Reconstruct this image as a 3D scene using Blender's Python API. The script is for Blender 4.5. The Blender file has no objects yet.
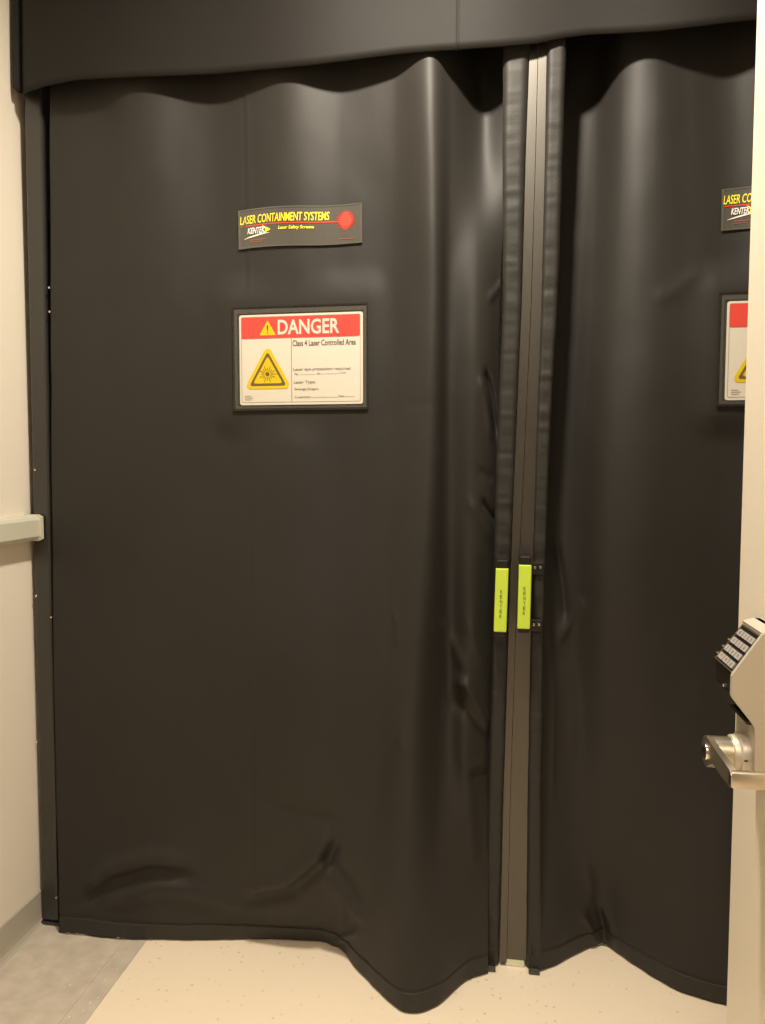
import bpy, bmesh, math, random
import numpy as np
from mathutils import Vector, Matrix, noise
random.seed(4)
sc = bpy.context.scene
COL = sc.collection
# ------------------------------------------------------------------ camera
PSI, TH, FPX, CH = math.radians(9), math.radians(3.6), 740.0, 1.3
PX0, PY0 = 382.5, 512.0
cd = bpy.data.cameras.new('camera'); cam = bpy.data.objects.new('camera', cd); COL.objects.link(cam)
cam.location = (0, 0, CH); cam.rotation_euler = (math.radians(90) - TH, 0, PSI)
cd.sensor_fit = 'VERTICAL'; cd.sensor_height = 24; cd.lens = FPX / 1024 * 24; cd.clip_start = .02
sc.camera = cam
# ------------------------------------------------------------------ world, lights, exposure
w = bpy.data.worlds.new('world'); sc.world = w; w.use_nodes = True
w.node_tree.nodes['Background'].inputs[0].default_value = (1, .86, .68, 1)
w.node_tree.nodes['Background'].inputs[1].default_value = .02
sc.view_settings.view_transform = 'Standard'; sc.view_settings.look = 'None'
sc.view_settings.gamma = 1; sc.view_settings.use_curve_mapping = False
sc.view_settings.exposure = 0.0
WARM = (1, .90, .745)
DOWN = (-.16, 1.12, 2.735)          # recessed downlight just in front of the valance
def area(name, loc, size, power, shape='DISK', sy=None, color=WARM):
    l = bpy.data.lights.new(name, 'AREA'); l.shape = shape; l.size = size; l.energy = power; l.color = color
    if sy: l.size_y = sy
    o = bpy.data.objects.new(name, l); o.location = loc; COL.objects.link(o); return o
area('downlight_lamp', DOWN, .16, 54)
area('rear_fill_lamp', (-.05, -.75, 2.70), .55, 38, 'RECTANGLE', 1.1)  # unseen lamp added behind the camera as dim, broad fill

# ------------------------------------------------------------------ optics helper: a pixel as a line of sight
Fv = Vector((-math.sin(PSI)*math.cos(TH), math.cos(PSI)*math.cos(TH), -math.sin(TH)))
Rv = Vector((math.cos(PSI), math.sin(PSI), 0))
Uv = Vector((-math.sin(PSI)*math.sin(TH), math.cos(PSI)*math.sin(TH), math.cos(TH)))
def ray(px, py): return Fv + Rv*((px-PX0)/FPX) + Uv*((PY0-py)/FPX)
def on_y(px, py, Y): r = ray(px, py); t = Y/r.y; return Vector((r.x*t, Y, CH + r.z*t))
def on_z(px, py, Z): r = ray(px, py); t = (Z-CH)/r.z; return Vector((r.x*t, r.y*t, Z))
def proj(v):
    d = Vector(v) - Vector((0, 0, CH)); k = d.dot(Fv); return PX0 + FPX*d.dot(Rv)/k, PY0 - FPX*d.dot(Uv)/k
def x_at(px, Y, Z):                  # X of the point at depth Y, height Z seen in column px
    a = (px-PX0)/FPX
    # X*cos + Y*sin = a*( -X sin cosT + Y cos cosT - (Z-CH) sinT )
    return (a*(Y*math.cos(PSI)*math.cos(TH) - (Z-CH)*math.sin(TH)) - Y*math.sin(PSI)) / (math.cos(PSI) + a*math.sin(PSI)*math.cos(TH))

# ------------------------------------------------------------------ materials
def mat(name, col, rough=.6, metal=0, spec=.5, noise_amt=0, noise_scale=20, bump=0, bump_scale=300, alpha=1, emit=None, coat=0, sheen=0):
    m = bpy.data.materials.new(name); m.use_nodes = True
    nt = m.node_tree; b = nt.nodes['Principled BSDF']
    b.inputs['Base Color'].default_value = (*col, 1); b.inputs['Roughness'].default_value = rough
    b.inputs['Metallic'].default_value = metal; b.inputs['Specular IOR Level'].default_value = spec
    b.inputs['Alpha'].default_value = alpha; b.inputs['Coat Weight'].default_value = coat
    b.inputs['Sheen Weight'].default_value = sheen
    if emit: b.inputs['Emission Color'].default_value = (*emit[:3], 1); b.inputs['Emission Strength'].default_value = emit[3]
    tc = nt.nodes.new('ShaderNodeTexCoord')
    if noise_amt:
        n = nt.nodes.new('ShaderNodeTexNoise'); n.inputs['Scale'].default_value = noise_scale; n.inputs['Detail'].default_value = 5
        nt.links.new(tc.outputs['Object'], n.inputs['Vector'])
        mx = nt.nodes.new('ShaderNodeMix'); mx.data_type = 'RGBA'
        mx.inputs[6].default_value = (*[c*(1-noise_amt) for c in col], 1); mx.inputs[7].default_value = (*[min(1, c*(1+noise_amt)) for c in col], 1)
        nt.links.new(n.outputs['Fac'], mx.inputs[0]); nt.links.new(mx.outputs[2], b.inputs['Base Color'])
    if bump:
        n = nt.nodes.new('ShaderNodeTexNoise'); n.inputs['Scale'].default_value = bump_scale; n.inputs['Detail'].default_value = 3
        nt.links.new(tc.outputs['Object'], n.inputs['Vector'])
        bp = nt.nodes.new('ShaderNodeBump'); bp.inputs['Strength'].default_value = bump; bp.inputs['Distance'].default_value = .001
        nt.links.new(n.outputs['Fac'], bp.inputs['Height']); nt.links.new(bp.outputs[0], b.inputs['Normal'])
    return m
M = {}
M['cloth'] = mat('black_curtain_cloth', (.0205, .0185, .0158), .56, spec=.34, noise_amt=.10, noise_scale=6, bump=.25, bump_scale=450)
M['cloth_edge'] = mat('black_binding_cloth', (.023, .021, .0178), .56, spec=.38, bump=.35, bump_scale=260)
M['valance'] = mat('valance_cloth', (.013, .0115, .010), .65, spec=.2, noise_amt=.1, noise_scale=8, bump=.25, bump_scale=450)
M['strip'] = mat('grey_plastic_strip', (.13, .122, .109), .43, metal=1)
M['frame'] = mat('black_frame_metal', (.013, .012, .010), .40, spec=.9)
M['blackp'] = mat('black_plastic', (.012, .011, .010), .3, spec=.5)
M['wall'] = mat('cream_wall_paint', (.79, .72, .61), .55, noise_amt=.015, noise_scale=3, bump=.1, bump_scale=150)
M['rearwall'] = mat('bounce_damping_wall', (.16, .135, .11), .6)  # unseen walls toned dark to cut the bounce onto the curtains
M['ceil'] = mat('ceiling_paint', (.78, .74, .66), .8)
M['base'] = mat('grey_vinyl_base', (.44, .40, .33), .5)
M['rail'] = mat('grey_green_rail', (.56, .55, .44), .5)
M['door'] = mat('cream_door_paint', (.72, .65, .53), .4)
M['satin'] = mat('satin_metal', (.66, .59, .47), .33, metal=1, bump=.05, bump_scale=900)
M['lockcase'] = mat('satin_lock_case', (.56, .50, .41), .42, metal=.35, bump=.04, bump_scale=900)
M['chrome'] = mat('polished_metal', (.80, .74, .64), .15, metal=1)
M['key'] = mat('keypad_key', (.30, .27, .245), .4)
M['keytxt'] = mat('key_print', (.12, .11, .1), .5)
M['yellow'] = mat('fluorescent_yellow_sleeve', (.54, .70, .06), .45)
M['darkprint'] = mat('dark_print', (.08, .09, .02), .5)
M['card'] = mat('sign_white', (.62, .57, .48), .35)
M['red'] = mat('sign_red', (.66, .065, .05), .35)
M['signyel'] = mat('sign_yellow', (.66, .46, .012), .35)
M['signblk'] = mat('sign_dark_print', (.075, .06, .045), .5)
M['signgrey'] = mat('sign_grey_print', (.22, .19, .15), .5)
M['signbrown'] = mat('sign_triangle_print', (.13, .085, .03), .5)
M['clear'] = mat('clear_vinyl', (.10, .095, .085), .15, spec=.6, alpha=.35)
M['clearedge'] = mat('clear_vinyl_edge', (.10, .095, .08), .2, spec=.6, alpha=.7)
M['pocketedge'] = mat('dark_vinyl_edge', (.02, .018, .016), .2, spec=.8)
M['film'] = mat('label_film', (.075, .068, .056), .3, spec=.5)
M['lyellow'] = mat('label_yellow', (.85, .72, .03), .4)
M['lwhite'] = mat('label_white', (.80, .76, .68), .4)
M['lred'] = mat('label_red', (.85, .05, .03), .4)
M['ldark'] = mat('label_rust_print', (.28, .08, .05), .4)
M['paleplastic'] = mat('pale_plastic', (.75, .76, .58), .5)
M['scuff'] = mat('frayed_thread', (.35, .31, .26), .8)
M['lampglow'] = mat('lamp_diffuser', (1, .9, .75), .5, emit=(1, .82, .6, 3))
M['lamptrim'] = mat('lamp_trim', (.8, .8, .78), .4)

def floor_mat():
    m = bpy.data.materials.new('speckled_vinyl_floor'); m.use_nodes = True
    nt = m.node_tree; b = nt.nodes['Principled BSDF']; b.inputs['Roughness'].default_value = .42
    tc = nt.nodes.new('ShaderNodeTexCoord')
    v = nt.nodes.new('ShaderNodeTexVoronoi'); v.inputs['Scale'].default_value = 55; v.inputs['Randomness'].default_value = 1
    n0 = nt.nodes.new('ShaderNodeTexNoise'); n0.inputs['Scale'].default_value = 130
    vm = nt.nodes.new('ShaderNodeVectorMath'); vm.operation = 'MULTIPLY_ADD'; vm.inputs[1].default_value = (.006, .006, .006)
    nt.links.new(tc.outputs['Object'], n0.inputs['Vector']); nt.links.new(n0.outputs['Color'], vm.inputs[0]); nt.links.new(tc.outputs['Object'], vm.inputs[2])
    nt.links.new(vm.outputs[0], v.inputs['Vector'])
    r = nt.nodes.new('ShaderNodeValToRGB'); r.color_ramp.elements[0].position = .13; r.color_ramp.elements[1].position = .24
    r.color_ramp.elements[0].color = (1, 1, 1, 1); r.color_ramp.elements[1].color = (0, 0, 0, 1)
    nt.links.new(v.outputs['Distance'], r.inputs[0])
    sep = nt.nodes.new('ShaderNodeSeparateColor'); nt.links.new(v.outputs['Color'], sep.inputs[0])
    r2 = nt.nodes.new('ShaderNodeValToRGB'); r2.color_ramp.elements[0].position = .55; r2.color_ramp.elements[1].position = .9
    nt.links.new(sep.outputs[0], r2.inputs[0])
    mu = nt.nodes.new('ShaderNodeMath'); mu.operation = 'MULTIPLY'; nt.links.new(r.outputs[0], mu.inputs[0]); nt.links.new(r2.outputs[0], mu.inputs[1])
    mu2 = nt.nodes.new('ShaderNodeMath'); mu2.operation = 'MULTIPLY'; mu2.inputs[1].default_value = .5; nt.links.new(mu.outputs[0], mu2.inputs[0])
    mx = nt.nodes.new('ShaderNodeMix'); mx.data_type = 'RGBA'
    mx.inputs[6].default_value = (.82, .70, .54, 1); mx.inputs[7].default_value = (.42, .33, .24, 1)
    nt.links.new(mu2.outputs[0], mx.inputs[0]); nt.links.new(mx.outputs[2], b.inputs['Base Color'])
    return m
def border_mat():
    m = bpy.data.materials.new('scuffed_grey_sheet'); m.use_nodes = True
    nt = m.node_tree; b = nt.nodes['Principled BSDF']; b.inputs['Roughness'].default_value = .4
    tc = nt.nodes.new('ShaderNodeTexCoord'); n = nt.nodes.new('ShaderNodeTexNoise'); n.inputs['Scale'].default_value = 22; n.inputs['Detail'].default_value = 6
    nt.links.new(tc.outputs['Object'], n.inputs['Vector'])
    r = nt.nodes.new('ShaderNodeValToRGB'); r.color_ramp.elements[0].position = .3; r.color_ramp.elements[1].position = .75
    r.color_ramp.elements[0].color = (.46, .40, .33, 1); r.color_ramp.elements[1].color = (.60, .53, .44, 1)
    nt.links.new(n.outputs['Fac'], r.inputs[0]); nt.links.new(r.outputs[0], b.inputs['Base Color'])
    return m
M['floor'] = floor_mat(); M['border'] = border_mat()

# ------------------------------------------------------------------ builders
def link(name, me, m=None, parent=None, smooth=False):
    o = bpy.data.objects.new(name, me); COL.objects.link(o)
    if m: me.materials.append(m)
    if parent: o.parent = parent
    if smooth:
        for p in me.polygons: p.use_smooth = True
    return o
def empty(name, loc, label=None, cat=None, group=None):
    o = bpy.data.objects.new(name, None); o.location = loc; o.empty_display_size = .05; COL.objects.link(o)
    tag(o, label, cat, group); return o
def tag(o, label=None, cat=None, group=None, kind=None):
    if label: o['label'] = label
    if cat: o['category'] = cat
    if group: o['group'] = group
    if kind: o['kind'] = kind
    return o
def bm_box(bm, x0, x1, y0, y1, z0, z1, bev=0):
    r = bmesh.ops.create_cube(bm, size=1)
    for v in r['verts']:
        v.co = Vector((x0 + (v.co.x+.5)*(x1-x0), y0 + (v.co.y+.5)*(y1-y0), z0 + (v.co.z+.5)*(z1-z0)))
    if bev:
        es = list({e for v in r['verts'] for e in v.link_edges})
        bmesh.ops.bevel(bm, geom=es, offset=bev, segments=2, affect='EDGES', profile=.5)
def fin(bm, name, m, parent=None, smooth=False, auto=False):
    bmesh.ops.recalc_face_normals(bm, faces=bm.faces)
    me = bpy.data.meshes.new(name); bm.to_mesh(me); bm.free()
    o = link(name, me, m, parent, smooth)
    if auto: me.set_sharp_from_angle(angle=math.radians(35))
    return o
def box(name, x0, x1, y0, y1, z0, z1, m, parent=None, bev=0):
    bm = bmesh.new(); bm_box(bm, x0, x1, y0, y1, z0, z1, bev); return fin(bm, name, m, parent)
def prism(bm, pts, axis, a0, a1):
    """extrude 2-D outline pts along axis ('x','y','z') from a0 to a1"""
    def P(p, a):
        return {'x': (a, p[0], p[1]), 'y': (p[0], a, p[1]), 'z': (p[0], p[1], a)}[axis]
    A = [bm.verts.new(P(p, a0)) for p in pts]; B = [bm.verts.new(P(p, a1)) for p in pts]
    n = len(pts)
    bm.faces.new(A); bm.faces.new(B[::-1])
    for i in range(n): bm.faces.new((A[i], B[i], B[(i+1) % n], A[(i+1) % n]))
def cyl(bm, c, r, axis, a0, a1, n=40, bev=0):
    pts = [(c[0] + r*math.cos(2*math.pi*i/n), c[1] + r*math.sin(2*math.pi*i/n)) for i in range(n)]
    if bev:
        def ring(rr, a):
            out = []
            for i in range(n):
                p = (c[0] + rr*math.cos(2*math.pi*i/n), c[1] + rr*math.sin(2*math.pi*i/n))
                out.append(bm.verts.new({'x': (a, p[0], p[1]), 'y': (p[0], a, p[1]), 'z': (p[0], p[1], a)}[axis]))
            return out
        s = 1 if a1 > a0 else -1
        R = [ring(r, a0), ring(r, a1 - s*bev), ring(r - bev*.35, a1 - s*bev*.3), ring(r - bev, a1)]
        bm.faces.new(R[0]); bm.faces.new(R[-1])
        for k in range(3):
            for i in range(n): bm.faces.new((R[k][i], R[k+1][i], R[k+1][(i+1) % n], R[k][(i+1) % n]))
    else: prism(bm, pts, axis, a0, a1)
def struct(o): return tag(o, kind='structure')

# ------------------------------------------------------------------ the setting
WX, RX = -1.278, 1.40
struct(box('floor', WX-.1, RX+.1, -1.7, 3.3, -.06, 0, M['floor']))
struct(box('ceiling', WX-.1, RX+.1, -1.7, 3.3, 2.75, 2.85, M['ceil']))
struct(box('wall_left', WX-.1, WX, -1.7, 3.3, 0, 2.75, M['wall']))
struct(box('wall_right', RX, RX+.1, -1.7, 3.3, 0, 2.75, M['wall']))
struct(box('wall_far', WX, RX, 3.2, 3.3, 0, 2.75, M['wall']))
struct(box('wall_rear', WX, RX, -1.7, -1.6, 0, 2.75, M['rearwall']))
# partition the photograph is taken through: a doorway with the door swung open into the vestibule
bm = bmesh.new()
prism(bm, [(WX, 0), (-.58, 0), (-.58, 2.13), (.40, 2.13), (.40, 0), (RX, 0), (RX, 2.75), (WX, 2.75)], 'y', .06, .17)
struct(fin(bm, 'wall_front', M['rearwall']))
# grey sheet border along the left wall, a seam, and a second narrow strip
struct(box('trim_1', WX, -1.0015, -1.5, 3.1, 0, .0025, M['border'], bev=.001))
struct(box('trim_2', -.9995, -.943, -1.5, 3.1, 0, .0022, M['border'], bev=.001))
bm = bmesh.new()
for k, (dx, y) in enumerate([(-.972, 1.66), (-.966, 1.58), (-.957, 1.60), (-.99, 1.53), (-.969, 1.555), (-1.05, 1.63), (-.961, 1.70)]):
    cyl(bm, (dx, y), .0014 + .0006*(k % 2), 'z', .0022, .0032, 8)
sp = fin(bm, 'trim_3', M['lwhite']); struct(sp)
# baseboard with a cove toe
bm = bmesh.new()
prism(bm, [(WX, .0025), (WX+.016, .0025), (WX+.010, .007), (WX+.005, .016), (WX+.0035, .03), (WX+.0035, .094), (WX+.001, .098), (WX, .098)], 'y', .17, 3.1)
struct(fin(bm, 'baseboard_left', M['base']))
# wall rail ending just before the post
rail = empty('wall_rail', (WX, 1.212, 1.131), 'grey-green horizontal rail on cream wall, ending at the black frame post', 'wall rail')
def rb(*a, **k): return box(*a, **k)
z0, z1 = -.034, .034
bm = bmesh.new(); prism(bm, [(0, z0+.004), (.028, z0), (.036, z0+.006), (.038, z0+.012), (.038, z1-.012), (.036, z1-.006), (.028, z1), (0, z1-.004)], 'y', -1.0, .43)
fin(bm, 'rail_cover', M['rail'], rail)
bm = bmesh.new(); prism(bm, [(0, z0), (.030, z0-.001), (.042, z0+.004), (.047, z0+.012), (.047, z1-.012), (.042, z1-.004), (.030, z1+.001), (0, z1)], 'y', .431, .62)
fin(bm, 'end_section', M['rail'], rail)
bm = bmesh.new(); prism(bm, [(0, z0-.002), (.040, z0-.002), (.052, z0+.004), (.052, z1-.004), (.040, z1+.002), (0, z1+.002)], 'y', .62, .628)
fin(bm, 'end_cap', M['rail'], rail)

# ------------------------------------------------------------------ black frame: posts and header
FY0, FY1 = 1.845, 1.905
fr = empty('frame_post', (-1.235, 1.875, 0), 'black square metal post standing against the left wall beside the curtain', 'post')
def L(o, root): o.location = -root.location; return o      # parts are modelled in world place
def post(x0, x1):
    bm = bmesh.new(); bm_box(bm, x0, x1, FY0, FY1, .012, 2.42, .007)
    for v in bm.verts: v.co.x += .0085*(v.co.z-.012)
    return L(fin(bm, 'post', M['frame'], fr), fr)
post(-1.271, -1.2195)
L(box('foot_plate', -1.275, -1.215, FY0-.004, FY1+.004, .0026, .012, M['frame'], fr, bev=.002), fr)
hd_ = empty('header_rail', (0, 1.875, 2.48), 'black header rail behind the valance that carries the curtains', 'rail')
L(box('rail_beam', -1.275, 1.398, FY0, FY1, 2.485, 2.55, M['frame'], hd_, bev=.003), hd_)
L(box('curtain_track', -1.26, 1.385, FY0+.015, FY1-.015, 2.465, 2.486, M['frame'], hd_, bev=.001), hd_)
for (px, py) in [(36, 596), (35, 470), (37, 742)]:
    p = on_y(px, py, FY0); bm = bmesh.new(); cyl(bm, (p.x, p.z), .0032, 'y', FY0+.001, FY0-.0012, 12, .0008)
    L(fin(bm, 'screw', M['chrome'], fr), fr)

# ------------------------------------------------------------------ valance
VY = 1.765
va = empty('valance', (0, VY, 2.42), 'black cloth valance hanging across the top above the parted curtains', 'valance')
hem_pts = [(13, 88), (17, 92), (21, 93.5), (24, 96), (27, 93), (47, 86.5), (75, 81), (125, 78), (209, 73), (314, 64), (400, 54.5), (456, 50.5), (500, 46.5), (537, 42), (565, 35.5), (590, 32), (620, 30.8), (658, 29.5), (700, 26), (757, 21), (800, 18), (860, 12), (950, 4), (1060, -8)]
hp = np.array(hem_pts, float)
def val_y(px):      # soft fold positions of the valance cloth
    b = VY + .055*math.exp(-max(px-13, 0)/40.) + .006*math.sin(px/70) + .004*math.sin(px/31+1)
    return b + (.012 if px < 14 else 0)*0 + .016*math.exp(-((px-22)/2.2)**2) - .004*math.exp(-((px-17)/4)**2)
bm = bmesh.new(); rows = []
xs = sorted(set(list(np.arange(13, 40, .8)) + list(np.arange(40, 1060, 5)) + [457.0, 458.0, 459.0]))
NV = 24
for px in xs:
    ph = float(np.interp(px, hp[:, 0], hp[:, 1]))
    Y = val_y(px); b = on_y(px, ph, Y)
    if b.x > 1.39: break
    col = []
    for k in range(NV+1):
        t = k/NV; z = b.z + (2.70-b.z)*t
        dy = -.010*(1-t)*math.sin(px/55.)*.6 + (.0025 if abs(px-458) < .6 else 0) + .004*noise.noise(Vector((b.x*3, z*3, 1)))
        yy = Y + dy + .05*t*t*.4
        col.append((b.x, yy, z))
    rows.append(col)
F_ = [[bm.verts.new(c) for c in col] for col in rows]; B_ = [[bm.verts.new((c[0], c[1]+.004, c[2])) for c in col] for col in rows]
for i in range(len(rows)-1):
    for k in range(NV):
        bm.faces.new((F_[i][k], F_[i+1][k], F_[i+1][k+1], F_[i][k+1])); bm.faces.new((B_[i][k], B_[i][k+1], B_[i+1][k+1], B_[i+1][k]))
    bm.faces.new((F_[i][0], B_[i][0], B_[i+1][0], F_[i+1][0])); bm.faces.new((F_[i][NV], F_[i+1][NV], B_[i+1][NV], B_[i][NV]))
for i in (0, len(rows)-1):
    for k in range(NV): bm.faces.new((F_[i][k], F_[i][k+1], B_[i][k+1], B_[i][k]))
o = fin(bm, 'cloth_panel', M['valance'], va, smooth=True); L(o, va)
L(box('mounting_board', -1.20, 1.385, 1.80, 1.84, 2.60, 2.72, M['frame'], va), va)

# ------------------------------------------------------------------ curtains: cloth lofted through the folds the photo shows
def catmull(P, n_per):
    P = np.array(P, float); out = []
    for i in range(len(P)-1):
        p0 = P[max(i-1, 0)]; p1 = P[i]; p2 = P[i+1]; p3 = P[min(i+2, len(P)-1)]
        if i == 0: p0 = 2*p1-p2
        if i == len(P)-2: p3 = 2*p2-p1
        for k in range(n_per):
            t = k/n_per
            out.append(.5*((2*p1)+(-p0+p2)*t+(2*p0-5*p1+4*p2-p3)*t*t+(-p0+3*p1-3*p2+p3)*t**3))
    out.append(P[-1]); return np.array(out)
def seg_dist(px, py, a, b):
    ax, ay = a; bx, by = b; dx, dy = bx-ax, by-ay; l2 = dx*dx+dy*dy
    t = np.clip(((px-ax)*dx+(py-ay)*dy)/l2, 0, 1)
    return np.hypot(px-ax-t*dx, py-ay-t*dy), t
class Cloth:
    def __init__(s, rows, hem, NU, NVs, wrinkles, seed, flat=None):
        zs = [r[0] for r in rows]; G = []
        for z, pts in rows:
            G.append(catmull([(x_at(px, Y, z), Y) for px, Y in pts], NU))
        G.append(catmull([tuple(on_z(px, py, .006))[:2] for px, py in hem], NU))
        zs.append(.006); G = np.array(G)                                  # rows x cols x 2
        Z = np.array(zs); fine = []; zf = []
        R = np.concatenate([G, np.repeat(Z[:, None, None], G.shape[1], 1)], 2)
        # vertical interpolation: non-uniform hermite
        K = len(Z); T = np.zeros_like(G)
        for i in range(K):
            if i == 0: T[i] = 0
            elif i == K-1: T[i] = (G[i]-G[i-1])/(Z[i]-Z[i-1])
            else: T[i] = (G[i+1]-G[i-1])/(Z[i+1]-Z[i-1])
        zz = np.concatenate([np.linspace(2.45, .10, NVs)[:-1], np.linspace(.10, .006, 26)])
        for z in zz:
            i = min(max(int(np.searchsorted(-Z, -z))-1, 0), K-2)
            h = Z[i+1]-Z[i]; t = (z-Z[i])/h
            g = (2*t**3-3*t*t+1)*G[i] + (t**3-2*t*t+t)*h*T[i] + (-2*t**3+3*t*t)*G[i+1] + (t**3-t*t)*h*T[i+1]
            fine.append(g)
        A = np.array(fine); s.X = A[..., 0]; s.Y = A[..., 1]; s.Z = np.repeat(zz[:, None], s.X.shape[1], 1); s.zz = zz
        # pixel position of every point, only to place the creases where they are on the cloth
        d = np.stack([s.X, s.Y, s.Z-CH], -1); k = d@np.array(Fv); px = PX0+FPX*(d@np.array(Rv))/k; py = PY0-FPX*(d@np.array(Uv))/k
        dy = np.zeros_like(px)
        for kind, pts, wd, amp in wrinkles:
            best = np.full(px.shape, 1e9); tt = np.zeros_like(px); n = len(pts)-1
            for j in range(n):
                dd, t = seg_dist(px, py, pts[j], pts[j+1]); m = dd < best; best = np.where(m, dd, best); tt = np.where(m, (j+t)/n, tt)
            fade = np.clip(np.minimum(tt, 1-tt)*6+.25, 0, 1) if kind == 'w' else 1
            dy -= amp*np.exp(-(best/wd)**2)*fade
        for (i, j), _ in np.ndenumerate(dy[::1, ::1]):
            x, z = s.X[i, j], s.Z[i, j]
            low = max(0, 1.2-z)
            dy[i, j] += (.0035+.0045*low)*noise.noise(Vector((x*5+seed, z*3.2, seed))) + (.0012+.0012*low)*noise.noise(Vector((x*16, z*11+seed, 3+seed)))
            if z < .06: dy[i, j] += .0022*noise.noise(Vector((x*45, z*12, seed+9)))
        s.Y += dy
        if flat:                                              # the stiff sign card holds the cloth flat
            fx0, fx1, fz0, fz1, fy, fo = flat
            ox = np.clip(np.maximum(fx0-s.X, s.X-fx1)/fo, 0, 1); oz = np.clip(np.maximum(fz0-s.Z, s.Z-fz1)/fo, 0, 1)
            r_ = np.clip(np.hypot(ox, oz), 0, 1); wgt = 1-r_*r_*(3-2*r_)
            s.Y = s.Y*(1-wgt) + fy*wgt
        s.Y += .0022*np.exp(-((s.Z-.052)/.0035)**2)           # stitched hem line
    def y(s, x, z):
        i = int(np.searchsorted(-s.zz, -z)); i = min(max(i, 1), len(s.zz)-1)
        def f(r): o = np.argsort(s.X[r]); return float(np.interp(x, s.X[r][o], s.Y[r][o]))
        t = (s.zz[i-1]-z)/(s.zz[i-1]-s.zz[i]); return f(i-1)*(1-t)+f(i)*t
    def mesh(s, name, m, parent, off=0., zmin=None, zmax=None, thick=.0022):
        X, Y, Z = s.X, s.Y, s.Z
        if zmax is not None: k = s.zz <= zmax; X, Y, Z = X[k], Y[k], Z[k]
        R, C = X.shape; verts = []
        for k, o in enumerate((off, off-thick if off < 0 else thick)):
            pass
        f = np.stack([X, Y+off, Z], -1).reshape(-1, 3); b = np.stack([X, Y+off+thick, Z], -1).reshape(-1, 3)
        verts = np.concatenate([f, b]).tolist(); N = R*C; faces = []
        for i in range(R-1):
            for j in range(C-1):
                a = i*C+j; faces.append((a, a+C, a+C+1, a+1)); faces.append((N+a, N+a+1, N+a+C+1, N+a+C))
        for j in range(C-1):
            faces.append((j, j+1, N+j+1, N+j)); a = (R-1)*C+j; faces.append((a, N+a, N+a+1, a+1))
        for i in range(R-1):
            a = i*C; faces.append((a, N+a, N+a+C, a+C)); a = i*C+C-1; faces.append((a, a+C, N+a+C, N+a))
        me = bpy.data.meshes.new(name); me.from_pydata(verts, [], faces); me.update()
        return L(link(name, me, m, parent, True), parent)

leftRows = [
 (2.46, [(50,1.845),(99,1.83),(139,1.798),(215,1.84),(285,1.787),(340,1.815),(392,1.81),(430,1.785),(452,1.83),(482,1.905),(512,1.88)]),
 (2.15, [(50,1.845),(99,1.83),(139,1.798),(215,1.832),(285,1.790),(342,1.815),(392,1.805),(430,1.765),(453,1.815),(482,1.885),(510,1.86)]),
 (1.70, [(51,1.845),(100,1.84),(142,1.812),(215,1.825),(288,1.812),(342,1.818),(390,1.812),(431,1.757),(450,1.80),(477,1.800),(500,1.842)]),
 (1.20, [(52,1.845),(102,1.84),(150,1.82),(215,1.822),(290,1.792),(342,1.803),(385,1.792),(426,1.742),(449,1.81),(473,1.80),(497,1.845)]),
 (.70, [(54,1.84),(105,1.835),(155,1.805),(220,1.80),(290,1.768),(340,1.778),(378,1.765),(414,1.72),(446,1.825),(468,1.81),(492,1.865)]),
 (.30, [(56,1.835),(105,1.84),(155,1.812),(225,1.815),(295,1.795),(338,1.795),(370,1.765),(407,1.70),(440,1.765),(465,1.81),(489,1.86)]),
]
leftHem = [(59,932),(105,936),(155,938),(230,938),(300,939),(336,946),(360,972),(402,1010),(435,1007),(465,981),(488,972)]
LW = [('s', [(243,60),(247,300),(250,500),(252,700),(253,905)], 1.6, -.0016), ('s', [(246,60),(250,300),(253,500),(255,700),(256,905)], 2.2, .0012),
 ('w', [(85,893),(108,868),(150,856),(186,858)], 9, .017), ('w', [(78,905),(112,884),(150,872),(192,878)], 7, -.016), ('w', [(105,905),(160,885),(205,893),(250,907)], 8, .012),
 ('w', [(240,890),(285,880),(318,852),(332,832)], 7, .014), ('w', [(248,902),(292,892),(326,864),(338,842)], 6, -.014),
 ('w', [(318,862),(340,890),(360,918)], 6, .011), ('w', [(326,855),(350,885),(368,912)], 5, -.006), ('w', [(258,800),(300,815),(335,820)], 8, -.008),
 ('w', [(400,742),(408,756)], 3, .005), ('w', [(388,800),(400,760),(404,720)], 6, .003),
 ('w', [(456,682),(466,684),(478,702),(490,726)], 5, .016), ('w', [(452,700),(466,712),(482,735)], 6, -.010), ('w', [(468,768),(486,762)], 4, .006),
 ('w', [(470,776),(488,772)], 4, -.006), ('w', [(485,370),(491,392),(497,440)], 2.6, -.016), ('w', [(480,378),(486,402),(491,440)], 3.5, .009),
 ('w', [(482,500),(490,512),(497,522)], 2.6, -.014), ('w', [(470,500),(480,520),(490,540)], 5, .006), ('w', [(478,470),(492,480)], 4, -.005),
 ('w', [(392,610),(398,628),(396,645)], 3, .0025),
 ('w', [(440,620),(452,640),(462,668)], 5, .007), ('w', [(470,620),(478,650),(484,675)], 5, .007), ('w', [(462,740),(470,800),(474,860)], 6, .006),
 ('w', [(330,945),(346,936),(362,930)], 3.5, .006), ('w', [(488,300),(497,290),(505,280)], 3, .006),
 ('w', [(405,405),(425,403),(447,405)], 1.5, -.0012)]
LC = Cloth(leftRows, leftHem, 34, 230, LW, 1.7, flat=(on_y(234, 411, 1.808).x, on_y(368, 411, 1.808).x, on_y(234, 411, 1.808).z, on_y(234, 303, 1.808).z, 1.808, .09))
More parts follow.
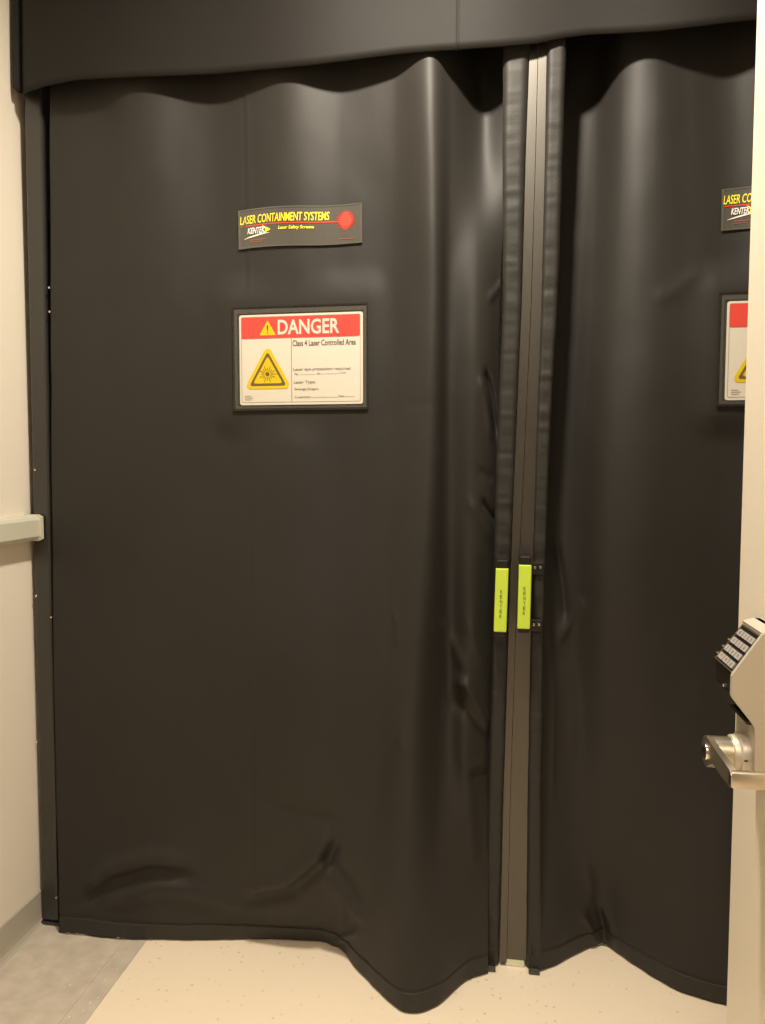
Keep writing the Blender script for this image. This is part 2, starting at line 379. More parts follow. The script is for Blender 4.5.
rightRows = [
 (2.46, [(548,1.885),(572,1.93),(598,1.925),(626,1.845),(655,1.822),(690,1.837),(726,1.85),(756,1.834),(800,1.80),(850,1.86),(905,1.82),(965,1.85),(1020,1.84)]),
 (2.15, [(547,1.885),(571,1.93),(596,1.915),(624,1.845),(655,1.822),(690,1.837),(726,1.85),(756,1.834),(800,1.80),(850,1.86),(905,1.82),(965,1.85),(1020,1.84)]),
 (1.70, [(543,1.885),(566,1.925),(590,1.895),(620,1.84),(650,1.82),(690,1.83),(726,1.84),(756,1.834),(800,1.80),(850,1.86),(905,1.82),(965,1.85),(1020,1.84)]),
 (1.20, [(537,1.885),(558,1.92),(580,1.90),(610,1.835),(645,1.812),(688,1.825),(724,1.84),(756,1.834),(800,1.80),(850,1.86),(905,1.82),(965,1.85),(1020,1.84)]),
 (.70, [(533,1.885),(554,1.91),(576,1.92),(605,1.88),(640,1.86),(685,1.85),(722,1.84),(756,1.83),(800,1.80),(850,1.86),(905,1.82),(965,1.85),(1020,1.84)]),
 (.30, [(530,1.89),(552,1.91),(576,1.93),(603,1.93),(636,1.905),(682,1.865),(722,1.83),(756,1.82),(800,1.80),(850,1.86),(905,1.82),(965,1.85),(1020,1.84)]),
]
rightHem = [(531,972),(555,966),(580,952),(604,944),(633,962),(675,987),(724,1002),(760,1008),(800,1018),(850,1000),(905,1012),(965,1008),(1020,1008)]
RW = [('w', [(595,945),(590,925),(582,912)], 4, .008), ('w', [(606,944),(603,922),(598,908)], 3.5, -.008), ('w', [(618,950),(610,925),(604,910)], 4, .008),
 ('w', [(560,640),(572,615),(584,600)], 5, .008), ('w', [(566,660),(575,700),(572,760)], 8, .006), ('w', [(548,600),(553,700),(552,800)], 4, .006),
 ('w', [(678,930),(690,905),(700,880)], 6, .004), ('w', [(556,540),(562,580),(566,620)], 4, -.008), ('w', [(655,300),(675,292),(700,270)], 8, .003),
 ('w', [(585,860),(592,890),(588,905)], 5, .004)]
RC = Cloth(rightRows, rightHem, 30, 230, RW, 8.3, flat=(on_y(716, 406, 1.82).x, on_y(850, 406, 1.82).x, on_y(716, 406, 1.82).z, on_y(716, 292, 1.82).z, 1.82, .09))

lc = empty('laser_curtain', (-.6, 1.84, 0), 'wide black curtain left of the parting, its hem bulging forward on the floor', 'curtain')
rc = empty('laser_curtain', (.6, 1.84, 0), 'black curtain right of the parting, partly behind the open cream door', 'curtain')
LC.mesh('cloth_panel', M['cloth'], lc); RC.mesh('cloth_panel', M['cloth'], rc)
LC.mesh('hem_band', M['cloth_edge'], lc, off=-.0016, zmax=.050, thick=.0012); RC.mesh('hem_band', M['cloth_edge'], rc, off=-.0016, zmax=.050, thick=.0012)

def ribbon(name, table, m, parent, bulge=0., thick=.004, wrap=0., pucker=0., zb=.008, ztop=2.40, seed=0, nz=420, power=2):
    """upright band: table rows (py, pxL, pxR, Y); section is a flat or padded strip"""
    T = np.array(table, float); pts = []; nc = 13 if bulge else 5
    zt = []
    for py, a, b, Y in table: zt.append(on_y((a+b)/2, py, Y).z)
    zt = np.array(zt); o = np.argsort(zt)
    XL = np.array([on_y(a, py, Y).x for py, a, b, Y in table]); XR = np.array([on_y(b, py, Y).x for py, a, b, Y in table])
    bm = bmesh.new(); R = []
    for k in range(nz+1):
        z = ztop + (zb-ztop)*k/nz
        xl, xr, Y = np.interp(z, zt[o], XL[o]), np.interp(z, zt[o], XR[o]), np.interp(z, zt[o], T[o, 3])
        row = []
        for c in range(nc):
            u = c/(nc-1); x = xl+(xr-xl)*u
            y = Y + bulge*(abs(2*u-1)**power)
            if pucker:
                y += pucker*(noise.noise(Vector((x*12+seed, z*34, seed)))*1.2 + .7*noise.noise(Vector((x*7, z*75, seed+4)))) * (.4+.6*min(1, 2.2-z if z < 2.2 else .0))
                x += pucker*.5*noise.noise(Vector((z*14, seed, u*.5)))
            row.append((x, y, z))
        Yb = Y + thick + wrap
        row = row + [(row[-1][0]-(.002 if wrap else 0), Yb, z), (row[0][0]+(.002 if wrap else 0), Yb, z)]
        R.append([bm.verts.new(p) for p in row])
    n = len(R[0])
    for k in range(nz):
        for c in range(n): bm.faces.new((R[k][c], R[k][(c+1) % n], R[k+1][(c+1) % n], R[k+1][c]))
    bm.faces.new(R[0]); bm.faces.new(R[-1][::-1])
    ob = fin(bm, name, m, parent, smooth=True, auto=True); return L(ob, parent)
# (py, left px, right px, Y)
cl = [(57,503,529,1.792),(150,502.5,525.5,1.80),(300,503,521.5,1.81),(420,498,516,1.815),(500,495,513,1.82),(640,493,508,1.835),(800,487.5,503,1.85),(965,484,498.5,1.865)]
cr = [(57,547,566,1.792),(150,545,563,1.80),(300,541.5,558,1.81),(420,537,551,1.815),(500,534.5,548,1.82),(640,530.5,544,1.835),(800,527.5,542,1.85),(970,526,542,1.868)]
sl = [(57,529.5,537.6,1.800),(150,526,535.4,1.808),(300,522,531,1.818),(500,513.5,522,1.828),(640,508.5,515,1.843),(800,503.5,510,1.858),(966,499.5,506.5,1.874)]
sr = [(57,538.2,546.5,1.800),(150,536,545,1.808),(300,531.6,541.5,1.818),(500,522.6,534.5,1.829),(640,515.6,530.5,1.844),(800,510.5,527.5,1.859),(963,507,526.2,1.876)]
ribbon('edge_binding', cl, M['cloth_edge'], lc, bulge=.010, wrap=.020, pucker=.0026, seed=2, power=5)
ribbon('edge_binding', cr, M['cloth_edge'], rc, bulge=.010, wrap=.020, pucker=.0026, seed=7, power=5)
a = ribbon('closure_strip', sl, M['strip'], lc, thick=.006, zb=.010, nz=120); a['label'] = 'glossy grey plastic strip'
a = ribbon('closure_strip', sr, M['strip'], rc, thick=.006, zb=.020, nz=120); a['label'] = 'glossy grey plastic strip'
# pale end plug below the right strip
p0, p1 = on_z(505.5, 966, .006), on_z(524.5, 968, .006)
box('strip_end', p0.x-rc.location.x, p1.x-rc.location.x, 1.876-rc.location.y, 1.886-rc.location.y, .001, .019, M['paleplastic'], rc, bev=.001)['label'] = 'pale end plug'
# worn corner tabs of the hem
for root, (px, py) in ((lc, (490, 970)), (rc, (534, 973))):
    p = on_z(px, py, .004); bm = bmesh.new(); bm_box(bm, p.x-.014, p.x+.014, p.y-.004, p.y+.006, .002, .016, .002)
    L(fin(bm, 'corner_tab', M['frame'], root), root)
# loose threads along the hem
def threads(root, lst):
    for px, py, n in lst:
        for k in range(n):
            bm = bmesh.new()
            p = on_z(px+k*4.5, py+random.uniform(-.5, .5), .004); l = random.uniform(.003, .008)
            y = p.y-.010
            prism(bm, [(p.x-l, random.uniform(.004, .008)), (p.x, .0075+random.uniform(-.001, .003)), (p.x+l, random.uniform(.004, .008)), (p.x, .0065)], 'y', y-.0008, y)
            L(fin(bm, 'loose_thread', M['scuff'], root), root)
threads(lc, [(66, 932, 4), (84, 933.5, 3), (120, 937, 4), (332, 943, 3)]); threads(rc, [(592, 943, 5), (694, 992, 1)])
# snaps at the left edge of the curtain
for px, py in [(50, 288), (50.5, 312), (52, 617), (57, 897)]:
    p = on_y(px, py, 1.838); bm = bmesh.new(); cyl(bm, (p.x, p.z), .003, 'y', 1.845, 1.833, 14, .001)
    L(fin(bm, 'snap', M['chrome'], lc), lc)

# ------------------------------------------------------------------ lettering helper
def text_mesh(body, size, sx=1., bold=0., shear=0., align='LEFT', spacing=1.):
    c = bpy.data.curves.new('lettering', 'FONT'); c.body = body; c.size = size; c.align_x = align; c.align_y = 'BOTTOM_BASELINE'
    c.extrude = .00015; c.offset = bold; c.shear = shear; c.space_character = spacing; c.resolution_u = 3
    o = bpy.data.objects.new('tmp', c); COL.objects.link(o)
    dg = bpy.context.evaluated_depsgraph_get(); dg.update()
    me = bpy.data.meshes.new_from_object(o.evaluated_get(dg)); bpy.data.objects.remove(o); bpy.data.curves.remove(c)
    for v in me.vertices: v.co.x *= sx
    return me
def fit_text(body, width, cap, **k):       # text of a given width and capital height
    me = text_mesh(body, 1, **k); xs = [v.co.x for v in me.vertices]; s = cap/.70
    wd = (max(xs)-min(xs)); x0 = min(xs)
    for v in me.vertices: v.co = Vector(((v.co.x-x0)*width/wd, v.co.y*s, v.co.z))
    return me
def place_flat(me, u, v, d, warp=None):      # text plane (x,y) -> local sign plane: x right, z up, -y toward viewer
    for q in me.vertices:
        x, y, h = q.co; X, Z = u+x, v+y
        off = warp(X, Z) if warp else 0
        q.co = Vector((X, off - d - h, Z))
    return me
def poly(name, pts, d, m, parent, th=.0004, warp=None, hole=None):
    bm = bmesh.new()
    if hole:
        A = [bm.verts.new((x, -d, z)) for x, z in pts]; B = [bm.verts.new((x, -d, z)) for x, z in hole]
        C = [bm.verts.new((x, -d+th, z)) for x, z in pts]; D = [bm.verts.new((x, -d+th, z)) for x, z in hole]; n = len(pts)
        for i in range(n):
            j = (i+1) % n
            bm.faces.new((A[i], A[j], B[j], B[i])); bm.faces.new((C[i], D[i], D[j], C[j])); bm.faces.new((A[i], C[i], C[j], A[j])); bm.faces.new((B[i], B[j], D[j], D[i]))
    else:
        prism(bm, pts, 'y', -d, -d+th)
    if warp:
        for v in bm.verts: v.co.y += warp(v.co.x, v.co.z)
    return fin(bm, name, m, parent)
def rrect(x0, x1, z0, z1, r, n=6):
    out = []
    for cx, cz, a0 in ((x1-r, z1-r, 0), (x0+r, z1-r, 90), (x0+r, z0+r, 180), (x1-r, z0+r, 270)):
        for k in range(n+1):
            a = math.radians(a0+90*k/n); out.append((cx+r*math.cos(a), cz+r*math.sin(a)))
    return out
def tri(cx, zb, w_, h_, r, n=6):            # rounded triangle, apex up
    P = [Vector((cx-w_/2, zb)), Vector((cx+w_/2, zb)), Vector((cx, zb+h_))]; out = []
    c = (P[0]+P[1]+P[2])/3
    for i in range(3):
        a, b, d = P[i-1], P[i], P[(i+1) % 3]
        u1 = (a-b).normalized(); u2 = (d-b).normalized(); half = math.acos(u1.dot(u2))/2
        cc = b + (u1+u2).normalized()*(r/math.sin(half)); t = r/math.tan(half)
        s = (b+u1*t)-cc; e = (b+u2*t)-cc; a0 = math.atan2(s.y, s.x); a1 = math.atan2(e.y, e.x)
        while a1 < a0: a1 += 2*math.pi
        if a1-a0 > math.pi*1.4: a1 -= 2*math.pi
        for k in range(n+1):
            an = a0+(a1-a0)*k/n; out.append((cc.x+r*math.cos(an), cc.y+r*math.sin(an)))
    return out
def scale_poly(P, c, s): return [(c[0]+(x-c[0])*s, c[1]+(z-c[1])*s) for x, z in P]
def disc(cx, cz, r, n=24): return [(cx+r*math.cos(2*math.pi*k/n), cz+r*math.sin(2*math.pi*k/n)) for k in range(n)]

# ------------------------------------------------------------------ danger sign in a clear pocket
SY = min(LC.y(on_y(px, py, 1.80).x, on_y(px, py, 1.80).z) for px in range(236, 368, 8) for py in range(304, 411, 15)) - .002
c00 = on_y(234, 411, SY); c11 = on_y(368, 302.5, SY)
SWd, SHt = c11.x-c00.x, c11.z-c00.z
def make_sign(loc, label):
    r = empty('warning_sign', loc, label, 'sign', 'danger signs in clear pockets on the curtains')
    W, H = SWd, SHt
    # sign coordinates: crop pixels of the pocket (648 wide, 505 high) -> metres
    def q(cx, cy): return (cx-62+7*math.sin(math.pi*(cx-62)/648))/648*W, (575-cy)/505*H
    def R(a, b, c, d):
        x0, z1 = q(a, b); x1, z0 = q(c, d); return x0, x1, z0, z1
    poly('pocket', [(0, 0), (W, 0), (W, H), (0, H)], .0005, M['clear'], r, .0006)
    x0, x1, z0, z1 = 0, W, 0, H
    poly('pocket_border', [(0, 0), (W, 0), (W, H), (0, H)], .0035, M['pocketedge'], r, .004, hole=[(.0035, .0055), (W-.0035, .0055), (W-.0035, H-.004), (.0035, H-.004)])
    poly('pocket_seam', [(.0035, .0055), (W-.0035, .0055), (W-.0035, H-.004), (.0035, H-.004)], .0015, M['clearedge'], r, .001, hole=[(.012, .013), (W-.012, .013), (W-.012, H-.018), (.012, H-.018)])
    x0, x1, z0, z1 = R(94, 112, 686, 548)
    poly('sign_card', rrect(x0, x1, z0, z1, .006), .003, M['card'], r, .0015)
    x0, x1, z0, z1 = R(103, 122, 674, 536)
    L_ = .0009
    poly('border_line', rrect(x0, x1, z0, z1, .004), .0034, M['signgrey'], r, .0003, hole=rrect(x0+L_, x1-L_, z0+L_, z1-L_, .0035))
    x0, x1, z0, z1 = R(105, 124, 672, 226)
    band = poly('header_band', rrect(x0, x1, z0, z1, .003), .0038, M['red'], r, .0005); band['label'] = 'red header band'
    # vertical rule
    x, zt = q(341, 228); _, zb = q(341, 536)
    poly('divider_line', [(x-.0005, zb), (x+.0005, zb), (x+.0005, zt), (x-.0005, zt)], .0034, M['signblk'], r, .0003)
    def T(body, a, base, b, cap, m, bold=0., d=.0036, nm='lettering', **k):
        u, v = q(a, base); u2, v2 = q(b, base-cap)
        me = place_flat(fit_text(body, u2-u, v2-v, bold=bold, **k), u, v, d); return link(nm, me, M[m], r)
    T('DANGER', 277, 208, 573, 68, 'card', .022, .0042)['label'] = 'white word DANGER'
    T('Class 4 Laser Controlled Area', 347, 266, 652, 27, 'signblk', .006)
    for body, a, base, b, cap in [('Laser eye protection required', 350, 384, 626, 13), ('For', 356, 406, 374, 11), ('at', 464, 404, 478, 9), ('nm', 578, 402, 603, 8),
                                  ('Laser Type:', 352, 446, 455, 13), ('Average Output:', 354, 478, 470, 11), ('In operation:', 358, 516, 434, 10), ('Date', 568, 514, 594, 10)]:
        T(body, a, base, b, cap, 'signgrey', .004)
    for a, b, y in [(380, 458, 405), (482, 574, 403), (438, 562, 515), (600, 650, 513)]:
        bm = bmesh.new(); (u, v), (u2, _) = q(a, y), q(b, y); n = int((b-a)/7)
        for k in range(n):
            s = u+(u2-u)*k/n; prism(bm, [(s, v), (s+(u2-u)/n*.6, v), (s+(u2-u)/n*.6, v+.0007), (s, v+.0007)], 'y', -.0038, -.0034)
        fin(bm, 'fill_in_line', M['signgrey'], r)
    bm = bmesh.new()
    for y, b in [(505, 148), (514, 158), (523, 150)]:
        (u, v), (u2, _) = q(118, y), q(b, y)
        for k in range(6):
            s = u+(u2-u)*k/6; prism(bm, [(s, v), (s+(u2-u)/6*.7, v), (s+(u2-u)/6*.7, v+.0013), (s, v+.0013)], 'y', -.0038, -.0034)
    fin(bm, 'fine_print', M['signgrey'], r)
    # laser triangle
    cx, zb = q(228, 470); (xa, _), (xb, _) = q(122, 0), q(332, 0); _, zt = q(0, 272)
    w_, h_ = xb-xa, zt-zb
    tr = tri(cx, zb, w_*1.08, h_*1.08, .010); cen = (cx, zb+h_*.37)
    tt = poly('warning_triangle', tr, .0038, M['signyel'], r, .0005); tt['label'] = 'yellow laser symbol triangle'
    o1 = tri(cx, zb+h_*.075, w_*.84, h_*.84, .0045); i1 = scale_poly(o1, cen, .80)
    poly('triangle_border', o1, .0042, M['signbrown'], tt, .0004, hole=i1)
    bm = bmesh.new(); sc_ = (cx-.001, zb+h_*.36)
    prism(bm, disc(*sc_, .0052), 'y', -.0044, -.0040)
    for k in range(16):
        a = 2*math.pi*k/16; l0, l1 = .0085, (.0215 if k % 2 else .016)
        if k == 0: l1 = .028
        c_, s_ = math.cos(a), math.sin(a); h = .0006
        pts = [(sc_[0]+l0*c_-h*s_, sc_[1]+l0*s_+h*c_), (sc_[0]+l1*c_-h*s_, sc_[1]+l1*s_+h*c_), (sc_[0]+l1*c_+h*s_, sc_[1]+l1*s_-h*c_), (sc_[0]+l0*c_+h*s_, sc_[1]+l0*s_-h*c_)]
        prism(bm, pts, 'y', -.0044, -.0040)
    fin(bm, 'laser_burst', M['signbrown'], tt)
    # alert triangle in the band
    cx, zb = q(229, 212); (xa, _), (xb, _) = q(190, 0), q(268, 0); _, zt = q(0, 140)
    al = poly('alert_triangle', tri(cx, zb, xb-xa, zt-zb, .0015), .0043, M['signyel'], r, .0005); al['label'] = 'small yellow alert triangle'
    h_ = zt-zb; bm = bmesh.new()
    prism(bm, [(cx-.0018, zb+h_*.66), (cx+.0018, zb+h_*.66), (cx+.0011, zb+h_*.30), (cx-.0011, zb+h_*.30)], 'y', -.0048, -.0044)
    prism(bm, disc(cx, zb+h_*.17, .0017, 12), 'y', -.0048, -.0044)
    fin(bm, 'exclamation_mark', M['signblk'], al)
    return r
s1 = make_sign((c00.x, SY, c00.z), 'danger sign in a clear pocket on the left curtain, fully in view')
S2Y = min(RC.y(on_y(px, py, 1.80).x, on_y(px, py, 1.80).z) for px in range(718, 850, 8) for py in range(300, 406, 15)) - .002
c2 = on_y(716, 406.5, S2Y)
s2 = s1.copy(); COL.objects.link(s2); s2.location = (c2.x, S2Y, c2.z)
for ch in list(s1.children):
    c = ch.copy(); COL.objects.link(c); c.parent = s2
    for g in ch.children:
        d = g.copy(); COL.objects.link(d); d.parent = c
s2['label'] = 'danger sign in a clear pocket on the right curtain, cut off by the door edge'

# ------------------------------------------------------------------ product label strips that follow the folds
def make_label(cloth, quad, label, lift=.004):
    """quad: 4 pixel corners bl, br, tr, tl"""
    bl, br, tr_, tl = [on_y(*p, 1.80) for p in quad]
    r = empty('vinyl_label', (bl.x, 1.80, bl.z), label, 'label', 'black laser containment labels on the curtains')
    W = br.x-bl.x; H = tl.z-bl.z
    def wp(u, v):      # label metres -> local point (follows the cloth)
        t = u/W; z = v + (br.z-bl.z)*t + .0018*math.sin(t*6.6+.5)-.0009
        X = bl.x+u; Z = bl.z+z
        return Vector((u, cloth.y(X, Z)-1.80-lift, z))
    def sheet(name, pts2, m, d, nu=28, hole=None):
        u0, u1, v0, v1 = pts2; bm = bmesh.new(); g = []
        for i in range(nu+1):
            u = u0+(u1-u0)*i/nu; col = []
            for k in (0, 1):
                p = wp(u, v0+(v1-v0)*k); p.y -= d; col.append(bm.verts.new(p))
            for k in (1, 0):
                p = wp(u, v0+(v1-v0)*k); p.y -= d-.0005; col.append(bm.verts.new(p))
            g.append(col)
        for i in range(nu):
            for c in range(4): bm.faces.new((g[i][c], g[i+1][c], g[i+1][(c+1) % 4], g[i][(c+1) % 4]))
        bm.faces.new(g[0]); bm.faces.new(g[-1][::-1])
        return fin(bm, name, m, r)
    def warpmesh(me, u, v, d, m, nm='lettering', slant=0):
        for q in me.vertices:
            x, y, h = q.co; p = wp(u+x+slant*y, v+y); q.co = Vector((p.x, p.y-d-h, p.z))
        return link(nm, me, m, r)
    def wpoly(nm, pts, d, m):
        bm = bmesh.new(); prism(bm, pts, 'y', -d, -d+.0004)
        for v in bm.verts:
            p = wp(v.co.x, v.co.z); v.co = Vector((p.x, p.y+v.co.y, p.z))
        return fin(bm, nm, m, r)
    # crop coordinates of the label: 600 x 175
    sx, sz = W/600, H/178
    sheet('film', (0, W, 0, H), M['film'], 0)
    ed = M['clearedge']
    for nm, rc_ in [('film_border', (0, W, 0, .0035)), ('film_border', (0, W, H-.0035, H)), ('film_border', (0, .006, .0035, H-.0035)), ('film_border', (W-.004, W, .0035, H-.0035))]:
        sheet(nm, rc_, M['filmedge'], .0008)
    warpmesh(fit_text('LASER CONTAINMENT SYSTEMS', 436*sx, 37*sz, bold=.012), 10*sx, 112*sz, .0012, M['lyellow'], slant=.08)['label'] = 'yellow lettering'
    sheet('beam_line', (14*sx, 500*sx, 101*sz, 104.5*sz), M['lred'], .001)
    warpmesh(fit_text('Laser Safety Screens', 172*sx, 14*sz, bold=.02, shear=.2), 205*sx, 76*sz, .0012, M['lyellow'])
    warpmesh(fit_text('KENTEK', 92*sx, 27*sz, bold=.02, shear=.3), 48*sx, 65*sz, .0016, M['lwhite'])
    ar = wpoly('logo_arrow', [(122*sx, 100*sz), (168*sx, 78*sz), (128*sx, 60*sz), (142*sx, 78*sz)], .0012, M['lyellow'])
    n = 14; up = [(30+k*130/n, 44+20*math.sin(k/n*math.pi*.55)) for k in range(n+1)]; lo = [(30+k*130/n, 44+20*math.sin(k/n*math.pi*.55)-1.5-5*math.sin(k/n*math.pi)) for k in range(n+1)]
    bm = bmesh.new()
    for k in range(n):
        prism(bm, [(a*sx, b*sz) for a, b in (lo[k], lo[k+1], up[k+1], up[k])], 'y', -.0014, -.001)
    for v in bm.verts:
        p = wp(v.co.x, v.co.z); v.co = Vector((p.x, p.y+v.co.y, p.z))
    fin(bm, 'logo_swoosh', M['lwhite'], r)
    sheet('small_print', (62*sx, 140*sx, 34*sz, 38*sz), M['ldark'], .001, 10); sheet('small_print', (62*sx, 126*sx, 25*sz, 28*sz), M['ldark'], .001, 10)
    cx, cz = 523*sx, 106*sz; pts = []
    for k in range(96):
        a = 2*math.pi*k/96; rr = (.0135 if k % 2 else (.0265 if k % 4 else .0215)); pts.append((cx+rr*math.cos(a), cz+rr*math.sin(a)))
    wpoly('laser_burst', pts, .0013, M['lred'])
    sheet('small_print', (490*sx, 560*sx, 22*sz, 25*sz), M['ldark'], .001, 10)
    return r
M['filmedge'] = mat('label_film_edge', (.09, .083, .07), .25, spec=.6)
make_label(LC, [(236, 247.5), (361, 241), (361, 201), (236, 208.5)], 'clear-edged strip label with yellow lettering and red burst, on the left curtain')
make_label(RC, [(726, 225.5), (851, 219), (851, 175), (726, 182.5)], 'strip label with yellow lettering on the right curtain, cut off by the door edge')

# ------------------------------------------------------------------ grab handles (parts of the curtains)
def handle(root, top, bot, Yf, tabs):
    """top/bot: (pxL, pxR, py) of the yellow sleeve"""
    A = on_y(top[0], top[2], Yf); B = on_y(top[1], top[2], Yf); C = on_y(bot[0], bot[2], Yf); D = on_y(bot[1], bot[2], Yf)
    wd = (B.x-A.x)
    bm = bmesh.new(); capz = .020
    x0, x1 = (A.x+C.x)/2, (B.x+D.x)/2; zt, zb = A.z, C.z; yb = tabs[0]
    slope = (A.x-C.x)/(zt-zb); xm = lambda z: slope*(z-(zt+zb)/2)
    e = .0015
    # black loop: grip core with two feet running back to the cloth
    bm_box(bm, x0+e, x1-e, Yf+.004, Yf+.020, zb-.012, zt+capz, .003)
    bm_box(bm, x0+e, x1-e, Yf+.006, yb, zt-.004, zt+capz-.001, .003)
    bm_box(bm, x0+e, x1-e, Yf+.006, yb, zb-.011, zb+.012, .003)
    for v in bm.verts: v.co.x += xm(v.co.z)
    hd = fin(bm, 'grab_handle', M['blackp'], root); L(hd, root)
    bm = bmesh.new(); bm_box(bm, x0, x1, Yf, Yf+.022, zb, zt, .0025)
    for v in bm.verts: v.co.x += xm(v.co.z)
    sl_ = fin(bm, 'grip_sleeve', M['yellow'], hd); sl_['label'] = 'fluorescent yellow-green sleeve'
    zc = zt-(zt-zb)*.40; cap = .0088
    for i, ch in enumerate('KENTEK'):
        me = fit_text(ch, .0058, cap, bold=.01); z = zt-(zt-zb)*(.335+.077*i)
        me = place_flat(me, (x0+x1)/2-.0029+xm(z), z-cap, -Yf+.0002)
        link('letter', me, M['darkprint'], hd)
    if tabs[1]:
        for (a, b, c, d) in tabs[1]:
            P = on_y(a, c, yb-.006); Q = on_y(b, d, yb-.006)
            bm = bmesh.new(); bm_box(bm, P.x-.004, Q.x, yb-.006, yb+.006, Q.z, P.z, .0015); fin(bm, 'tab', M['blackp'], hd)
            for fx in (.30, .72):
                bm = bmesh.new(); cyl(bm, (P.x+(Q.x-P.x)*fx, P.z-(P.z-Q.z)*.42), .0033, 'y', yb-.006, yb-.0095, 16, .0012); fin(bm, 'rivet', M['chrome'], hd)
handle(lc, (495.8, 508.5, 568.5), (493.6, 506.6, 632), 1.775, (1.83, []))
handle(rc, (519, 531.8, 565), (517.3, 530, 629), 1.775, (1.826, [(531, 544, 562.5, 574.5), (530, 542.5, 619.5, 631.5)]))

# ------------------------------------------------------------------ open door with keypad lever lock
DX, DY = .335, 1.101
bm = bmesh.new(); bm_box(bm, DX, DX+.045, .185, DY, .008, 2.11, .0015)
door = fin(bm, 'door_1', M['door']); struct(door)
bm = bmesh.new()
Yn, Yf_ = .934, 1.012
prof = [(DX, 1.102), (.326, 1.103), (.313, 1.099), (.281, 1.050), (.279, 1.046), (.279, 1.022), (.281, 1.018), (.303, .990), (.3065, .984), (.308, .974), (.308, .932), (.311, .928), (DX, .926)]
inner = [(DX, 1.098), (.327, 1.099), (.315, 1.096), (.2835, 1.0485), (.282, 1.045), (.282, 1.023), (.284, 1.019), (.3055, .992), (.309, .985), (.3105, .975), (.3105, .932), (DX, .928)]
prism(bm, prof, 'y', Yn, Yn+.006)
bm_box(bm, .309, DX, Yn+.005, Yf_, .926, .990, .001)
bm_box(bm, .3265, DX, Yn+.005, Yf_, .985, 1.103, .001)
prism(bm, [(.313, 1.099), (.326, 1.103), (DX, 1.103), (DX, 1.098), (.314, 1.094)], 'y', Yn+.005, Yf_)
lock = fin(bm, 'lock_housing', M['lockcase'], door); lock['label'] = 'satin metal keypad lock housing'
bm = bmesh.new(); prism(bm, [(DX-.002, 1.093), (.3145, 1.0935), (.2815, 1.048), (.2815, 1.020), (.3095, .988), (DX-.002, .988)], 'y', Yn+.006, Yf_-.001)
bm_box(bm, .30, .312, Yn+.006, Yf_, .985, .99, .001)
fin(bm, 'keypad_module', M['blackp'], lock)
P0 = Vector((.3140, 1.0935)); P1 = Vector((.2812, 1.0480)); dr = (P1-P0).normalized(); nr = Vector((dr.y, -dr.x)); LEN = (P1-P0).length
if nr.x > 0: nr = -nr
bm = bmesh.new()
def obox(bm, s0, s1, y0, y1, h0, h1):
    P = [P0+dr*s0+nr*h0, P0+dr*s1+nr*h0, P0+dr*s1+nr*h1, P0+dr*s0+nr*h1]; prism(bm, [(p.x, p.y) for p in P], 'y', y0, y1)
obox(bm, 0, .0016, Yn+.006, Yf_-.001, 0, .0016); obox(bm, LEN-.0016, LEN, Yn+.006, Yf_-.001, 0, .0022); obox(bm, 0, LEN, Yf_-.003, Yf_-.001, 0, .0016)
fin(bm, 'keypad_frame', M['satin'], lock)
keys = '123456789*0#'
for rI in range(4):
    for cI in range(3):
        s = .0062 + rI*.0126; y1 = Yf_-.006-cI*.0205; y0 = y1-.0185
        bm = bmesh.new(); obox(bm, s, s+.0082, y0, y1, 0, .0022); k = fin(bm, 'key_button', M['key'], lock)
        me = fit_text(keys[rI*3+cI], .0036, .0046, bold=.01)
        for v in me.vertices:        # reads upright for someone facing the lock
            yy = (y0+y1)/2+.0018-v.co.x; q = P0+dr*(s+.0064-v.co.y)+nr*(.0023+v.co.z)
            v.co = Vector((q.x, yy, q.y))
        me.materials.append(M['keytxt'])
        # the printed symbol is joined to its key
        kb = bmesh.new(); kb.from_mesh(k.data); n0 = len(kb.faces); kb.from_mesh(me)
        kb.faces.ensure_lookup_table()
        for f in kb.faces[n0:]: f.material_index = 1
        kb.to_mesh(k.data); kb.free(); k.data.materials.append(M['keytxt'])
for z in (1.074, 1.065, 1.056):
    t = (1.0935-z)/(1.0935-1.048); x = .3140+(.2812-.3140)*t-.003
    bm = bmesh.new(); cyl(bm, (x, z), .0018, 'y', Yf_-.004, Yf_+.003, 10, .0008); fin(bm, 'indicator_lamp', M['chrome'], lock)
bm = bmesh.new(); cyl(bm, (.972, 1.024), .0022, 'x', .283, .2795, 12, .0008); fin(bm, 'set_screw', M['chrome'], lock)
# lever
HC = (.972, .938)
bm = bmesh.new(); cyl(bm, HC, .026, 'x', .309, .298, 48, .003); cyl(bm, HC, .0225, 'x', .300, .291, 48, .0015)
rs = fin(bm, 'rose', M['lockcase'], door, smooth=True, auto=True)
bm = bmesh.new(); cyl(bm, HC, .0195, 'x', .292, .268, 48)
pts = []
for k in range(25):      # round head
    a = math.radians(75+ (285-75)*k/24); pts.append((HC[0]+.0195*math.cos(math.pi-a+math.pi*0)*-1*-1, HC[1]+.0195*math.sin(a)))
head = [(HC[0]+.0195*math.cos(math.radians(t)), HC[1]+.0195*math.sin(math.radians(t))) for t in range(-100, 101, 8)]
arm = head + [(HC[0]-.02, .9555), (.875, .9535), (.869, .950), (.869, .937), (.875, .934), (HC[0]-.03, .933), (HC[0]-.015, .926)]
prism(bm, arm, 'x', .262, .2695)
bm_box(bm, .262, .328, .868, .8795, .934, .9535, .003)
lv = fin(bm, 'lever_handle', M['satin'], door, smooth=True, auto=True)
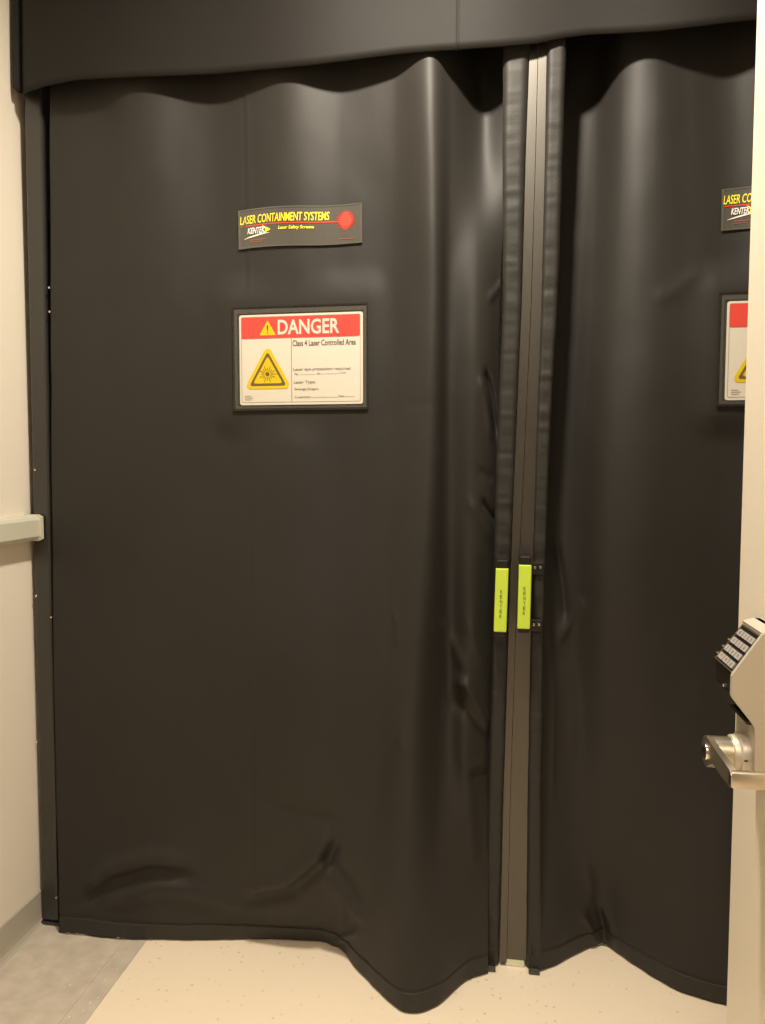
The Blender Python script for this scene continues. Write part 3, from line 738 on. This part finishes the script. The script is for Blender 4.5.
bm = bmesh.new(); cyl(bm, HC, .0105, 'x', .264, .2595, 32, .001); kc = fin(bm, 'key_cylinder', M['chrome'], lv, smooth=True, auto=True)
bm = bmesh.new(); bm_box(bm, .2588, .2597, HC[0]-.001, HC[0]+.001, HC[1]-.006, HC[1]+.006); bm_box(bm, .2588, .2597, HC[0]-.004, HC[0]+.004, HC[1]-.001, HC[1]+.001)
fin(bm, 'keyway', M['blackp'], lv)
bm = bmesh.new(); bm_box(bm, .300, .304, HC[0]-.0262, HC[0]-.0255, HC[1]-.001, HC[1]+.001); fin(bm, 'release_slot', M['blackp'], door)
for z in (.25, 1.05, 1.85):
    bm = bmesh.new(); cyl(bm, (.386, .178), .007, 'z', z-.05, z+.05, 20); bm_box(bm, .379, .385, .178, .21, z-.05, z+.05); fin(bm, 'hinge', M['satin'], door)

# ------------------------------------------------------------------ ceiling downlight, and an added fill panel out of view
dl = empty('recessed_downlight', (DOWN[0], DOWN[1], 2.75), 'round recessed downlight in the ceiling in front of the curtains', 'ceiling light')
bm = bmesh.new(); n = 48
ri = [[bm.verts.new((r*math.cos(2*math.pi*k/n), r*math.sin(2*math.pi*k/n), z)) for k in range(n)] for r, z in ((.115, -.0005), (.112, -.006), (.092, -.008), (.088, -.0005))]
for a in range(3):
    for k in range(n): bm.faces.new((ri[a][k], ri[a+1][k], ri[a+1][(k+1) % n], ri[a][(k+1) % n]))
fin(bm, 'trim_ring', M['lamptrim'], dl)
bm = bmesh.new(); cyl(bm, (0, 0), .086, 'z', -.001, -.004); fin(bm, 'diffuser', M['lampglow'], dl)
tl = empty('rear_fill_panel', (-.05, -.75, 2.75), 'added rectangular fill light panel behind the doorway, out of view', 'ceiling light')  # made-up fixture body for the added rear fill
bm = bmesh.new(); prism(bm, [(-.31, -.60), (.31, -.60), (.31, .60), (-.31, .60)], 'z', -.012, -.0005); fin(bm, 'frame', M['lamptrim'], tl)
bm = bmesh.new(); prism(bm, [(-.28, -.56), (.28, -.56), (.28, .56), (-.28, .56)], 'z', -.016, -.011); fin(bm, 'diffuser', M['lampglow'], tl)
